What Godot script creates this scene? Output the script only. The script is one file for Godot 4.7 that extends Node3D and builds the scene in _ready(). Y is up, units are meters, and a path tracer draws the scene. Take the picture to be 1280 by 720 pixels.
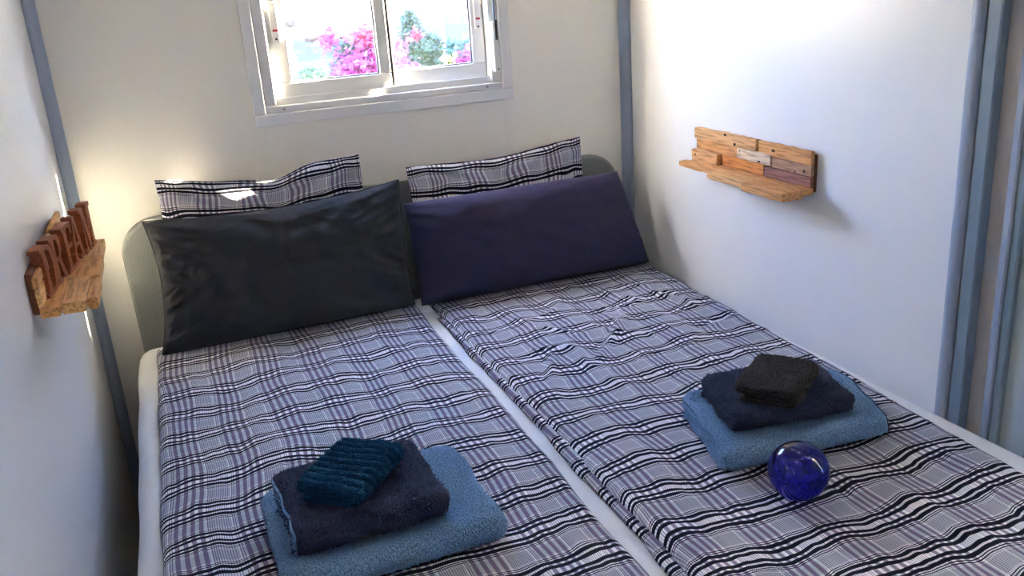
extends Node3D

# ---------------------------------------------------------------- state
var M := {}                       # materials by name
var rng := RandomNumberGenerator.new()
var noise := FastNoiseLite.new()
var last_rim := PackedVector3Array()

const WALL_L := -0.02             # face of the left wall
const WALL_R := 1.735             # face of the right wall
const ROOM_FRONT := 2.9
const CEIL := 2.15
const BED_TOP := 0.55
const PRESSED := [[0.29, 0.71, 1.16, 1.50], [1.12, 1.57, 1.18, 1.53], [1.17, 1.23, 1.55, 1.61], [0.05, 1.75, 0.0, 0.26]]
const FOLDS := [[1.13, 0.90, 1.43, 0.56, 0.011], [1.47, 0.83, 1.64, 0.78, 0.009], [1.29, 0.52, 1.44, 0.60, 0.007], [1.00, 0.95, 1.10, 0.72, 0.008], [1.52, 0.45, 1.60, 0.62, 0.007]]
const PLAID := 0.112              # one repeat of the check, metres


func _ready() -> void:
	rng.seed = 7
	noise.seed = 11
	noise.noise_type = FastNoiseLite.TYPE_SIMPLEX_SMOOTH
	noise.fractal_type = FastNoiseLite.FRACTAL_NONE
	noise.frequency = 1.0

	# camera
	var cam := Camera3D.new()
	cam.name = "camera"
	cam.position = Vector3(0.265, 1.47, 2.7)
	cam.basis = Basis.from_euler(Vector3(deg_to_rad(-18.665), deg_to_rad(-20.405), deg_to_rad(-4.018)))
	cam.fov = 35.938
	cam.near = 0.02
	cam.far = 200.0
	add_child(cam)
	cam.current = true

	# sky and exposure
	var env := Environment.new()
	var sky := Sky.new()
	var psm := ProceduralSkyMaterial.new()
	psm.sky_top_color = Color(0.52, 0.66, 0.91)
	psm.sky_horizon_color = Color(0.74, 0.82, 0.95)
	psm.ground_bottom_color = Color(0.55, 0.52, 0.47)
	psm.ground_horizon_color = Color(0.80, 0.82, 0.82)
	psm.sky_energy_multiplier = 1.0
	psm.ground_energy_multiplier = 0.5
	sky.sky_material = psm
	env.background_mode = Environment.BG_SKY
	env.sky = sky
	env.tonemap_mode = Environment.TONE_MAPPER_LINEAR
	env.tonemap_exposure = 43.5
	env.sdfgi_enabled = true
	env.ssao_enabled = true
	env.ssil_enabled = true
	var we := WorldEnvironment.new()
	we.name = "world_environment"
	we.environment = env
	add_child(we)

	# sun: from the right of the window, grazing the back wall
	var sun := DirectionalLight3D.new()
	sun.name = "sun"
	sun.light_color = Color(1.0, 0.93, 0.80)
	sun.light_energy = 8.5
	sun.light_angular_distance = 0.6
	sun.shadow_enabled = true
	add_child(sun)
	sun.look_at_from_position(Vector3.ZERO, Vector3(-1.0, -0.65, 0.21), Vector3.UP)

	make_materials()
	build_room()
	build_window()
	build_bed()
	build_duvets()
	build_pillows()
	build_towels()
	build_ball()
	build_shelves()
	build_word()
	build_outside()


# ---------------------------------------------------------------- mesh helpers
func finish(verts: PackedVector3Array, uvs: PackedVector2Array, idx: PackedInt32Array, closed := true) -> ArrayMesh:
	if closed:
		var vol := 0.0
		for i in range(0, idx.size(), 3):
			vol += verts[idx[i]].dot(verts[idx[i + 1]].cross(verts[idx[i + 2]]))
		if vol > 0.0:
			for i in range(0, idx.size(), 3):
				var t := idx[i]
				idx[i] = idx[i + 1]
				idx[i + 1] = t
	var arr := []
	arr.resize(Mesh.ARRAY_MAX)
	arr[Mesh.ARRAY_VERTEX] = verts
	arr[Mesh.ARRAY_INDEX] = idx
	if uvs.size() == verts.size():
		arr[Mesh.ARRAY_TEX_UV] = uvs
	var am := ArrayMesh.new()
	am.add_surface_from_arrays(Mesh.PRIMITIVE_TRIANGLES, arr)
	var st := SurfaceTool.new()
	st.create_from(am, 0)
	st.generate_normals()
	return st.commit()


func tri(st: SurfaceTool, a: Vector3, b: Vector3, c: Vector3, away: Vector3) -> void:
	var n := (c - a).cross(b - a)
	if n.length_squared() < 1e-16:
		return
	if n.dot((a + b + c) / 3.0 - away) < 0.0:
		var t := b
		b = c
		c = t
	st.add_vertex(a)
	st.add_vertex(b)
	st.add_vertex(c)


func quad(st: SurfaceTool, a: Vector3, b: Vector3, c: Vector3, d: Vector3, away: Vector3) -> void:
	tri(st, a, b, c, away)
	tri(st, a, c, d, away)


# a box with chamfered edges, added to st
func cbox(st: SurfaceTool, lo: Vector3, hi: Vector3, b := 0.002) -> void:
	var c := (lo + hi) * 0.5
	var h := (hi - lo) * 0.5
	b = minf(b, minf(h.x, minf(h.y, h.z)) * 0.45)
	var v := {}
	for sx in [-1, 1]:
		for sy in [-1, 1]:
			for sz in [-1, 1]:
				v[[sx, sy, sz, 0]] = c + Vector3(sx * h.x, sy * (h.y - b), sz * (h.z - b))
				v[[sx, sy, sz, 1]] = c + Vector3(sx * (h.x - b), sy * h.y, sz * (h.z - b))
				v[[sx, sy, sz, 2]] = c + Vector3(sx * (h.x - b), sy * (h.y - b), sz * h.z)
				tri(st, v[[sx, sy, sz, 0]], v[[sx, sy, sz, 1]], v[[sx, sy, sz, 2]], c)
	for s in [-1, 1]:
		quad(st, v[[s, -1, -1, 0]], v[[s, 1, -1, 0]], v[[s, 1, 1, 0]], v[[s, -1, 1, 0]], c)
		quad(st, v[[-1, s, -1, 1]], v[[1, s, -1, 1]], v[[1, s, 1, 1]], v[[-1, s, 1, 1]], c)
		quad(st, v[[-1, -1, s, 2]], v[[1, -1, s, 2]], v[[1, 1, s, 2]], v[[-1, 1, s, 2]], c)
		for r in [-1, 1]:
			quad(st, v[[s, r, -1, 0]], v[[s, r, 1, 0]], v[[s, r, 1, 1]], v[[s, r, -1, 1]], c)
			quad(st, v[[s, -1, r, 0]], v[[s, 1, r, 0]], v[[s, 1, r, 2]], v[[s, -1, r, 2]], c)
			quad(st, v[[-1, s, r, 1]], v[[1, s, r, 1]], v[[1, s, r, 2]], v[[-1, s, r, 2]], c)


func flat_st() -> SurfaceTool:
	var st := SurfaceTool.new()
	st.begin(Mesh.PRIMITIVE_TRIANGLES)
	st.set_smooth_group(-1)
	return st


func done(st: SurfaceTool) -> ArrayMesh:
	st.generate_normals()
	return st.commit()


func box_mesh(lo: Vector3, hi: Vector3, b := 0.002) -> ArrayMesh:
	var st := flat_st()
	cbox(st, lo, hi, b)
	return done(st)


func obj(called: String, mesh: Mesh, mat: Material, parent: Node = self, at := Vector3.ZERO) -> MeshInstance3D:
	var o := MeshInstance3D.new()
	o.name = called
	o.mesh = mesh
	o.material_override = mat
	o.position = at
	parent.add_child(o, true)
	return o


func group_node(called: String, at := Vector3.ZERO) -> Node3D:
	var o := Node3D.new()
	o.name = called
	o.position = at
	add_child(o, true)
	return o


func tag(o: Node, label: String, category: String, grp := "", kind := "") -> void:
	o.set_meta("label", label)
	o.set_meta("category", category)
	if grp != "":
		o.set_meta("group", grp)
	if kind != "":
		o.set_meta("kind", kind)


func structure(o: Node, label: String, category: String) -> void:
	tag(o, label, category, "", "structure")


# closed sheet between a top and a bottom surface that meet along the rim
func slab(nx: int, nz: int, top: Callable, bot: Callable, uvf: Callable) -> ArrayMesh:
	var verts := PackedVector3Array()
	var uvs := PackedVector2Array()
	var idx := PackedInt32Array()
	for s in 2:
		for j in nz + 1:
			for i in nx + 1:
				var u := float(i) / nx
				var v := float(j) / nz
				var p: Vector3 = top.call(u, v) if s == 0 else bot.call(u, v)
				verts.append(p)
				uvs.append(uvf.call(u, v, p))
	var n1 := (nx + 1) * (nz + 1)
	last_rim = PackedVector3Array()
	for i in nx:
		last_rim.append(verts[i])
	for j in nz:
		last_rim.append(verts[j * (nx + 1) + nx])
	for i in nx:
		last_rim.append(verts[nz * (nx + 1) + nx - i])
	for j in nz:
		last_rim.append(verts[(nz - j) * (nx + 1)])
	for j in nz:
		for i in nx:
			var a := j * (nx + 1) + i
			idx.append_array([a, a + 1, a + nx + 2, a, a + nx + 2, a + nx + 1])
			idx.append_array([n1 + a, n1 + a + nx + 2, n1 + a + 1, n1 + a, n1 + a + nx + 1, n1 + a + nx + 2])
	return finish(verts, uvs, idx)


# a closed outline (x, y) pushed along z with rounded rims
func rounded_panel(outline: PackedVector2Array, z0: float, z1: float, r: float) -> ArrayMesh:
	var prof := []
	var steps := 4
	for k in steps + 1:
		var a := PI / 2 * k / steps
		prof.append([r * (1.0 - sin(a)), z0 + r * (1.0 - cos(a))])
	for k in steps + 1:
		var a := PI / 2 * (1.0 - float(k) / steps)
		prof.append([r * (1.0 - sin(a)), z1 - r * (1.0 - cos(a))])
	var verts := PackedVector3Array()
	var idx := PackedInt32Array()
	var n := outline.size()
	var c := Vector2.ZERO
	for p in outline:
		c += p / n
	for pr in prof:
		for k in n:
			var p: Vector2 = outline[k]
			var d := (outline[(k + 1) % n] - outline[(k + n - 1) % n]).normalized().orthogonal()
			if d.dot(p - c) < 0:
				d = -d
			p -= d * pr[0]
			verts.append(Vector3(p.x, p.y, pr[1]))
	for j in prof.size() - 1:
		for k in n:
			var a := j * n + k
			var b := j * n + (k + 1) % n
			idx.append_array([a, b, b + n, a, b + n, a + n])
	var tris := Geometry2D.triangulate_polygon(outline)
	var last: int = (prof.size() - 1) * n
	# winding of the caps follows the sides
	var area := 0.0
	for k in n:
		area += outline[k].cross(outline[(k + 1) % n])
	var ta: float = (outline[tris[1]] - outline[tris[0]]).cross(outline[tris[2]] - outline[tris[0]])
	var same: bool = signf(area) == signf(ta)
	for t in range(0, tris.size(), 3):
		var a := tris[t]
		var b := tris[t + 1]
		var d := tris[t + 2]
		if same:
			idx.append_array([last + a, last + b, last + d, a, d, b])
		else:
			idx.append_array([last + a, last + d, last + b, a, b, d])
	return finish(verts, PackedVector2Array(), idx)


# ---------------------------------------------------------------- materials
func mat(called: String, col: Color, rough := 0.7, spec := 0.5) -> StandardMaterial3D:
	var m := StandardMaterial3D.new()
	m.resource_name = called
	m.albedo_color = col
	m.roughness = rough
	m.metallic_specular = spec
	M[called] = m
	return m


func noise_tex(freq: float, seed_: int, size := 512, oct := 4, ramp: Gradient = null, as_normal := false) -> NoiseTexture2D:
	var n := FastNoiseLite.new()
	n.seed = seed_
	n.noise_type = FastNoiseLite.TYPE_SIMPLEX
	n.frequency = freq
	n.fractal_octaves = oct
	var t := NoiseTexture2D.new()
	t.width = size
	t.height = size
	t.seamless = true
	t.noise = n
	t.as_normal_map = as_normal
	if ramp:
		t.color_ramp = ramp
	return t


func ramp(cols: Array, offs: Array) -> Gradient:
	var g := Gradient.new()
	g.colors = PackedColorArray(cols)
	g.offsets = PackedFloat32Array(offs)
	return g


func bump(m: StandardMaterial3D, tex: Texture2D, cm: float, scale: float, world := false) -> void:
	m.heightmap_enabled = true
	m.heightmap_texture = tex
	m.heightmap_scale = cm
	m.uv1_triplanar = true
	m.uv1_world_triplanar = world
	m.uv1_scale = Vector3.ONE * scale


func plaid_image() -> ImageTexture:
	var n := 896                      # 8 pixels a millimetre
	var k := n / 112.0
	# rows across the bed: 0 grey block ground, 1 white, dark lines and thin lines
	var row_base := PackedFloat32Array()
	var row_dark := PackedFloat32Array()
	row_base.resize(n)
	row_dark.resize(n)
	var darks := [[47.6, 55.8], [60.2, 68.4], [80.4, 88.6], [93.0, 101.2]]
	var thins := [[38.2, 40.4], [42.6, 45.0], [103.8, 106.2], [108.2, 110.6]]
	for y in n:
		var mm := y / k
		row_base[y] = 0.0 if mm < 36.5 else 1.0
		if mm > 2.5 and mm < 3.6 or mm > 34.0 and mm < 35.1:
			row_base[y] = 1.0
		for d in darks:
			if mm >= d[0] and mm < d[1]:
				row_dark[y] = 1.0
		for d in thins:
			if mm >= d[0] and mm < d[1]:
				row_dark[y] = 0.8
	var col_p := PackedFloat32Array()
	var col_w := PackedFloat32Array()
	col_p.resize(n)
	col_w.resize(n)
	for x in n:
		var mm := x / k
		if mm < 30.0:
			col_p[x] = 0.55 if fmod(mm, 4.2) < 1.9 else 0.0
		for d in [[33.5, 35.0], [37.5, 39.0], [101.0, 102.6], [104.6, 106.2], [108.4, 110.0]]:
			if mm >= d[0] and mm < d[1]:
				col_p[x] = 0.8
		for d in [[43.0, 50.6], [57.6, 65.2], [72.2, 79.8], [86.8, 94.4]]:
			if mm >= d[0] and mm < d[1]:
				col_p[x] = 0.78
		if mm > 31.2 and mm < 32.4 or mm > 98.0 and mm < 99.2:
			col_w[x] = 1.0
	var white := Color(0.95, 0.95, 0.95)
	var grey := Color(0.70, 0.715, 0.745)
	var purple := Color(0.34, 0.25, 0.40)
	var navy := Color(0.05, 0.055, 0.115)
	var im := Image.create(n, n, false, Image.FORMAT_RGB8)
	for y in n:
		for x in n:
			var c := grey.lerp(white, maxf(row_base[y], col_w[x] * 0.8))
			c = c.lerp(purple, col_p[x] * (0.74 if row_base[y] > 0.5 else 0.84))
			c = c.lerp(navy, row_dark[y])
			im.set_pixel(x, y, c)
	return ImageTexture.create_from_image(im)


func make_materials() -> void:
	var m: StandardMaterial3D
	mat("panel_white", Color(0.955, 0.957, 0.955), 0.30)
	mat("wall_vinyl", Color(0.955, 0.94, 0.90), 0.5)
	m = mat("ceiling_white", Color(0.955, 0.955, 0.95), 0.7)
	m = mat("floor_vinyl", Color(0.45, 0.40, 0.35), 0.5)
	m.albedo_texture = noise_tex(0.02, 3, 512, 4, ramp([Color(0.7, 0.7, 0.7), Color(1, 1, 1)], [0.2, 0.8]))
	m.uv1_triplanar = true
	mat("trim_blue_grey", Color(0.62, 0.67, 0.75), 0.40)
	mat("trim_dark", Color(0.50, 0.57, 0.62), 0.40)
	mat("panel_beige", Color(0.80, 0.77, 0.74), 0.5)
	mat("panel_grey_green", Color(0.76, 0.80, 0.80), 0.4)
	mat("window_white", Color(0.94, 0.94, 0.935), 0.25)
	mat("window_alu", Color(0.92, 0.92, 0.915), 0.14, 0.6)
	mat("gasket", Color(0.06, 0.06, 0.065), 0.6)
	mat("red_plastic", Color(0.62, 0.06, 0.09), 0.4)
	m = mat("steel", Color(0.6, 0.6, 0.6), 0.35)
	m.metallic = 1.0
	m = mat("pane_glass", Color(1, 1, 1, 0.02), 0.0)
	m.transparency = BaseMaterial3D.TRANSPARENCY_ALPHA
	m.cull_mode = BaseMaterial3D.CULL_DISABLED

	var weave := noise_tex(0.22, 21, 256, 2)
	m = mat("headboard_cloth", Color(0.56, 0.575, 0.56), 0.85)
	m.albedo_texture = noise_tex(0.12, 5, 512, 3, ramp([Color(0.80, 0.80, 0.80), Color(1, 1, 1)], [0.25, 0.75]))
	bump(m, m.albedo_texture, 0.06, 5.0)
	m.uv1_scale = Vector3(2.5, 9.0, 2.5)
	m = mat("sheet_white", Color(0.90, 0.90, 0.90), 0.8)
	bump(m, noise_tex(0.012, 8, 512, 4), 0.5, 1.6)
	m = mat("plaid_cloth", Color.WHITE, 0.8, 0.3)
	m.albedo_texture = plaid_image()
	m.heightmap_enabled = false
	m = mat("charcoal_cloth", Color(0.235, 0.235, 0.24), 0.88, 0.35)
	m.rim_enabled = true
	m.rim = 0.35
	m.rim_tint = 0.5
	bump(m, noise_tex(0.012, 31, 512, 3), 0.5, 2.0)
	m = mat("navy_cloth", Color(0.215, 0.19, 0.285), 0.8, 0.4)
	m.rim_enabled = true
	m.rim = 0.3
	m.rim_tint = 0.6
	bump(m, noise_tex(0.02, 32, 512, 3), 0.12, 2.0)

	var pile := noise_tex(0.06, 41, 512, 3)
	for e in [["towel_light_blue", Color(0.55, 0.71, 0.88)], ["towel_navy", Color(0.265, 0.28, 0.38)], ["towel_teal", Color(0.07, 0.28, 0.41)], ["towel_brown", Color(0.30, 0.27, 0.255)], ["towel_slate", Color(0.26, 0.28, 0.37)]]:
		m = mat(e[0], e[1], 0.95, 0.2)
		m.rim_enabled = true
		m.rim = 0.5
		m.rim_tint = 0.8
		m.albedo_texture = noise_tex(0.055, 44, 512, 3, ramp([Color(0.66, 0.66, 0.66), Color(1, 1, 1)], [0.25, 0.7]))  # mottled colour paints in the shading between terry loops
		bump(m, pile, 0.32, 7.0)

	m = mat("ball_glass", Color(0.035, 0.045, 0.62, 0.0), 0.0)
	m.refraction_enabled = true
	m.refraction_scale = 0.05
	m.transparency = BaseMaterial3D.TRANSPARENCY_ALPHA
	m = mat("bubble", Color(0.92, 0.94, 1.0), 0.15)
	m.metallic = 0.9

	# reclaimed wood, one material a tone, all on the same stretched grain
	var grain := noise_tex(0.018, 51, 512, 5, ramp([Color(0.76, 0.70, 0.64), Color(0.94, 0.92, 0.90), Color(1, 1, 1)], [0.15, 0.45, 0.72]))
	for e in [["wood_honey", Color(0.91, 0.67, 0.41)], ["wood_amber", Color(0.90, 0.59, 0.29)], ["wood_pale", Color(0.95, 0.87, 0.75)], ["wood_grey", Color(0.73, 0.58, 0.45)], ["wood_red", Color(0.63, 0.43, 0.38)], ["wood_brown", Color(0.56, 0.33, 0.19)], ["wood_tan", Color(0.93, 0.73, 0.49)]]:
		m = mat(e[0], e[1], 0.6)
		m.albedo_texture = grain
		bump(m, grain, 0.03, 1.0, true)
		m.uv1_scale = Vector3(9.0, 11.0, 0.9)
	m = mat("wood_letter", Color(0.68, 0.38, 0.21), 0.5)
	m.albedo_texture = grain
	m.uv1_triplanar = true
	m.uv1_scale = Vector3(4.0, 12.0, 12.0)
	mat("nail_hole", Color(0.22, 0.12, 0.07), 0.9)

	m = mat("stone", Color(0.56, 0.52, 0.48), 0.9)
	m.albedo_texture = noise_tex(0.012, 61, 512, 5, ramp([Color(0.62, 0.56, 0.52), Color(1, 0.98, 0.96)], [0.25, 0.65]))
	bump(m, m.albedo_texture, 3.0, 0.9)
	m = mat("pale_ground", Color(0.23, 0.225, 0.215), 0.95)
	m.albedo_texture = noise_tex(0.02, 62, 512, 5, ramp([Color(0.82, 0.80, 0.76), Color(1, 1, 1)], [0.25, 0.65]))
	m.uv1_triplanar = true
	m.uv1_scale = Vector3.ONE * 0.6
	for e in [["leaf_green", Color(0.12, 0.24, 0.12)], ["leaf_grey_green", Color(0.22, 0.36, 0.24)], ["bract_magenta", Color(0.44, 0.0, 0.33)], ["bract_pink", Color(0.50, 0.02, 0.17)], ["leaf_yellow", Color(0.75, 0.75, 0.22)]]:
		m = mat(e[0], e[1], 0.7)
		m.cull_mode = BaseMaterial3D.CULL_DISABLED
		m.backlight_enabled = true
		m.backlight = Color(0.5, 0.5, 0.5)
	mat("bark", Color(0.36, 0.29, 0.24), 0.9)


# ---------------------------------------------------------------- room
func build_room() -> void:
	var o: Node
	o = obj("floor", box_mesh(Vector3(-0.12, -0.08, -0.05), Vector3(1.85, 0.0, ROOM_FRONT + 0.08), 0.001), M.floor_vinyl)
	structure(o, "dark vinyl floor under the bed", "floor")
	o = obj("ceiling", box_mesh(Vector3(-0.12, CEIL, -0.05), Vector3(1.85, CEIL + 0.08, ROOM_FRONT + 0.08), 0.001), M.ceiling_white)
	structure(o, "plain white ceiling of the cabin", "ceiling")
	o = obj("wall_left", box_mesh(Vector3(WALL_L - 0.06, 0.0, -0.05), Vector3(WALL_L, CEIL, ROOM_FRONT), 0.001), M.panel_white)
	structure(o, "glossy white wall panel beside the bed carrying the word shelf", "wall")
	# back wall with the window opening
	var st := flat_st()
	cbox(st, Vector3(WALL_L, 0.0, -0.07), Vector3(0.545, CEIL, 0.0), 0.0005)
	cbox(st, Vector3(1.284, 0.0, -0.07), Vector3(WALL_R, CEIL, 0.0), 0.0005)
	cbox(st, Vector3(0.545, 0.0, -0.07), Vector3(1.284, 1.167, 0.0), 0.0005)
	cbox(st, Vector3(0.545, 1.735, -0.07), Vector3(1.284, CEIL, 0.0), 0.0005)
	o = obj("wall_back", done(st), M.wall_vinyl)
	structure(o, "cream wall behind the headboard with the window", "wall")
	# right wall: the big panel, then the narrow recessed one, then the door leaf
	o = obj("wall_right", box_mesh(Vector3(WALL_R, 0.0, -0.05), Vector3(WALL_R + 0.06, CEIL, 1.39), 0.001), M.panel_white)
	structure(o, "white wall panel beside the bed carrying the bare wooden shelf", "wall")
	o = obj("wall_recess", box_mesh(Vector3(WALL_R + 0.022, 0.0, 1.39), Vector3(WALL_R + 0.06, CEIL, 1.51), 0.001), M.panel_beige)
	structure(o, "narrow beige recessed wall strip between the blue-grey posts", "wall")
	o = obj("door_1", box_mesh(Vector3(WALL_R + 0.012, 0.0, 1.52), Vector3(WALL_R + 0.06, CEIL, 1.95), 0.001), M.panel_grey_green)
	structure(o, "pale grey-green sliding door leaf beyond the second post", "door")
	# unseen door gap sized for fill light; porch added so its roof blocks sun
	o = obj("wall_entrance", box_mesh(Vector3(WALL_R, 0.0, 1.988), Vector3(WALL_R + 0.06, CEIL, ROOM_FRONT), 0.001), M.panel_white)
	structure(o, "white wall panel beyond the door gap", "wall")
	o = obj("added_porch_roof", box_mesh(Vector3(WALL_R + 0.06, CEIL, 0.9), Vector3(5.2, CEIL + 0.08, 3.6), 0.002), M.panel_grey_green)
	structure(o, "added unseen porch roof keeping direct sun off the door gap", "roof")
	o = obj("added_porch_floor", box_mesh(Vector3(WALL_R + 0.06, -0.08, 0.9), Vector3(5.2, -0.01, 3.6), 0.002), M.panel_beige)
	structure(o, "plain floor of the added unseen porch", "floor")
	o = obj("wall_front", box_mesh(Vector3(-0.08, 0.0, ROOM_FRONT), Vector3(1.8, CEIL, ROOM_FRONT + 0.06), 0.001), M.wall_vinyl)
	structure(o, "cream wall opposite the window", "wall")
	# corner trims: quarter hollow profiles
	o = obj("trim_1", corner_trim(1.0), M.trim_blue_grey, self, Vector3(WALL_L, 0.0, 0.0))
	structure(o, "blue-grey corner strip between left panel and window wall", "trim")
	o = obj("trim_2", corner_trim(-1.0), M.trim_blue_grey, self, Vector3(WALL_R, 0.0, 0.0))
	structure(o, "blue-grey corner strip between shelf panel and window wall", "trim")
	o = obj("trim_3", half_round(1.376, 1.408, 0.012), M.trim_blue_grey)
	structure(o, "rounded light blue-grey strip ending the white wall panel", "trim")
	o = obj("trim_4", box_mesh(Vector3(WALL_R - 0.004, 0.0, 1.4095), Vector3(WALL_R + 0.022, CEIL, 1.442), 0.003), M.trim_dark)
	structure(o, "flat darker blue-grey strip beside the rounded one", "trim")
	var post := group_node("trim_5")
	obj("flange", box_mesh(Vector3(WALL_R - 0.006, 0.0, 1.494), Vector3(WALL_R + 0.022, CEIL, 1.512), 0.003), M.trim_blue_grey, post)
	obj("web", box_mesh(Vector3(WALL_R - 0.001, 0.0, 1.512), Vector3(WALL_R + 0.022, CEIL, 1.531), 0.003), M.trim_dark, post)
	structure(post, "blue-grey post between the beige strip and the door leaf", "trim")
	o = obj("trim_6", box_mesh(Vector3(WALL_R + 0.004, 0.0, 1.592), Vector3(WALL_R + 0.03, CEIL, 1.612), 0.002), M.trim_dark)
	structure(o, "dark edge strip on the grey-green door leaf", "trim")


func corner_trim(s: float) -> ArrayMesh:
	var r := 0.03
	var pts := PackedVector2Array([Vector2(0, 0)])
	var loop := []
	loop.append(Vector2(r, 0.0005))
	loop.append(Vector2(r, 0.003))
	for k in 7:
		var a := PI / 2 * k / 6.0
		loop.append(Vector2(r - 0.026 * sin(a) * 0.75, 0.003 + (r - 0.003) * (1.0 - cos(a)) * 0.9))
	loop.append(Vector2(0.003, r))
	loop.append(Vector2(0.0005, r))
	loop.append(Vector2(0.0005, 0.0005))
	var verts := PackedVector3Array()
	var idx := PackedInt32Array()
	var n := loop.size()
	for y in [0.001, CEIL - 0.001]:
		for p in loop:
			verts.append(Vector3(p.x * s, y, p.y))
	for k in n:
		var b := (k + 1) % n
		idx.append_array([k, b, b + n, k, b + n, k + n])
	return finish(verts, PackedVector2Array(), idx)


func half_round(z0: float, z1: float, h: float) -> ArrayMesh:
	var verts := PackedVector3Array()
	var idx := PackedInt32Array()
	var n := 12
	for y in [0.001, CEIL - 0.001]:
		for k in n:
			var a := PI * k / (n - 1)
			verts.append(Vector3(WALL_R - 0.001 - h * sin(a), y, lerpf(z0, z1, (1.0 - cos(a)) / 2.0)))
	for k in n:
		var b := (k + 1) % n
		idx.append_array([k, b, b + n, k, b + n, k + n])
	return finish(verts, PackedVector2Array(), idx)


func build_window() -> void:
	var w := group_node("window_1", Vector3(0.915, 1.167, 0.0))
	structure(w, "white aluminium sliding window with two panes over the headboard", "window")
	var x0 := 0.545
	var x1 := 1.284
	var y0 := 1.167
	var y1 := 1.735
	var add := func(called: String, lo: Vector3, hi: Vector3, m: Material, b: float, par: Node) -> MeshInstance3D:
		var c := (lo + hi) * 0.5
		var off: Vector3 = w.position if par == w else par.position + w.position
		return obj(called, box_mesh(lo - c, hi - c, b), m, par, c - off)
	# casing boards on the wall
	add.call("casing", Vector3(x0 - 0.034, y0 - 0.034, 0.0002), Vector3(x1 + 0.034, y0, 0.009), M.window_white, 0.002, w)
	add.call("casing", Vector3(x0 - 0.034, y1, 0.0002), Vector3(x1 + 0.034, y1 + 0.034, 0.009), M.window_white, 0.002, w)
	add.call("casing", Vector3(x0 - 0.034, y0 + 0.0005, 0.0002), Vector3(x0, y1 - 0.0005, 0.009), M.window_white, 0.002, w)
	add.call("casing", Vector3(x1, y0 + 0.0005, 0.0002), Vector3(x1 + 0.034, y1 - 0.0005, 0.009), M.window_white, 0.002, w)
	# frame in the opening
	var f0 := -0.075
	add.call("frame_rail", Vector3(x0 + 0.0005, y0 + 0.0005, f0), Vector3(x1 - 0.0005, y0 + 0.022, 0.004), M.window_alu, 0.003, w)
	add.call("frame_rail", Vector3(x0 + 0.0005, y1 - 0.022, f0), Vector3(x1 - 0.0005, y1 - 0.0005, 0.004), M.window_alu, 0.003, w)
	add.call("frame_stile", Vector3(x0 + 0.0005, y0 + 0.0225, f0), Vector3(x0 + 0.034, y1 - 0.0225, 0.002), M.window_alu, 0.003, w)
	add.call("frame_stile", Vector3(x1 - 0.034, y0 + 0.0225, f0), Vector3(x1 - 0.0005, y1 - 0.0225, 0.002), M.window_alu, 0.003, w)
	# bottom track: two ribs
	add.call("track", Vector3(x0 + 0.0345, y0 + 0.0223, -0.0125), Vector3(x1 - 0.0345, y0 + 0.042, -0.0085), M.window_alu, 0.002, w)
	add.call("track", Vector3(x0 + 0.0345, y0 + 0.0223, f0 + 0.003), Vector3(x1 - 0.0345, y0 + 0.036, -0.0130), M.window_alu, 0.001, w)
	for x in [0.598, 1.232]:
		var sc := CylinderMesh.new()
		sc.top_radius = 0.0035
		sc.bottom_radius = 0.0035
		sc.height = 0.003
		var so := obj("screw", sc, M.steel, w, Vector3(x, y0 + 0.011, 0.0055) - w.position)
		so.rotation.x = PI / 2
	# sashes: the left one in front, the right one behind
	for s in 2:
		var a: float = [0.5795, 0.902][s]
		var b: float = [0.934, 1.2495][s]
		var gl: float = [0.637, 0.946][s]
		var gr: float = [0.897, 1.2055][s]
		var zz: float = [-0.024, -0.046][s]
		var ya := y0 + 0.0365
		var yb := y1 - 0.03
		var gb: float = [1.2495, 1.2510][s]
		var gt := yb - 0.045
		var sh := Node3D.new()
		sh.name = "sash"
		sh.position = Vector3((a + b) / 2, ya, zz) - w.position
		w.add_child(sh, true)
		var d := 0.0095
		add.call("rail", Vector3(a, ya, zz - d), Vector3(b, gb, zz + d), M.window_alu, 0.003, sh)
		add.call("rail", Vector3(a, gt, zz - d), Vector3(b, yb, zz + d), M.window_alu, 0.003, sh)
		add.call("stile", Vector3(a, gb + 0.0003, zz - d), Vector3(gl, gt - 0.0003, zz + d), M.window_alu, 0.003, sh)
		add.call("stile", Vector3(gr, gb + 0.0003, zz - d), Vector3(b, gt - 0.0003, zz + d), M.window_alu, 0.003, sh)
		# rubber seal round the pane
		add.call("seal", Vector3(gl, gb, zz - 0.005), Vector3(gr, gb + 0.003, zz + 0.005), M.gasket, 0.0005, sh)
		add.call("seal", Vector3(gr - 0.003, gb + 0.0032, zz - 0.005), Vector3(gr, gt, zz + 0.005), M.gasket, 0.0005, sh)
		add.call("pane", Vector3(gl + 0.0002, gb + 0.0032, zz - 0.001), Vector3(gr - 0.0032, gt, zz + 0.001), M.pane_glass, 0.0, sh)
		# latch on the outer stile
		var lx: float = [0.595, 1.219][s]
		var lz := zz + d
		var ly: float = [1.365, 1.352][s]
		var la: MeshInstance3D = add.call("latch", Vector3(lx, ly, lz), Vector3(lx + 0.022, ly + 0.11, lz + 0.006), M.window_white, 0.002, sh)
		var mk := obj("mark", box_mesh(Vector3(-0.007, -0.003, 0), Vector3(0.007, 0.003, 0.0015), 0.0004), M.red_plastic, la, Vector3(0, -0.022, 0.003))
		mk.set_meta("label", "small red mark on the latch")
		obj("screw", box_mesh(Vector3(-0.0028, -0.0028, 0), Vector3(0.0028, 0.0028, 0.001), 0.0004), M.gasket, la, Vector3(0.0, -0.046, 0.003))
	# black brush seal where the sashes meet
	add.call("brush_seal", Vector3(0.9343, y0 + 0.0367, -0.036), Vector3(0.9425, y1 - 0.03, -0.018), M.gasket, 0.001, w)
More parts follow.
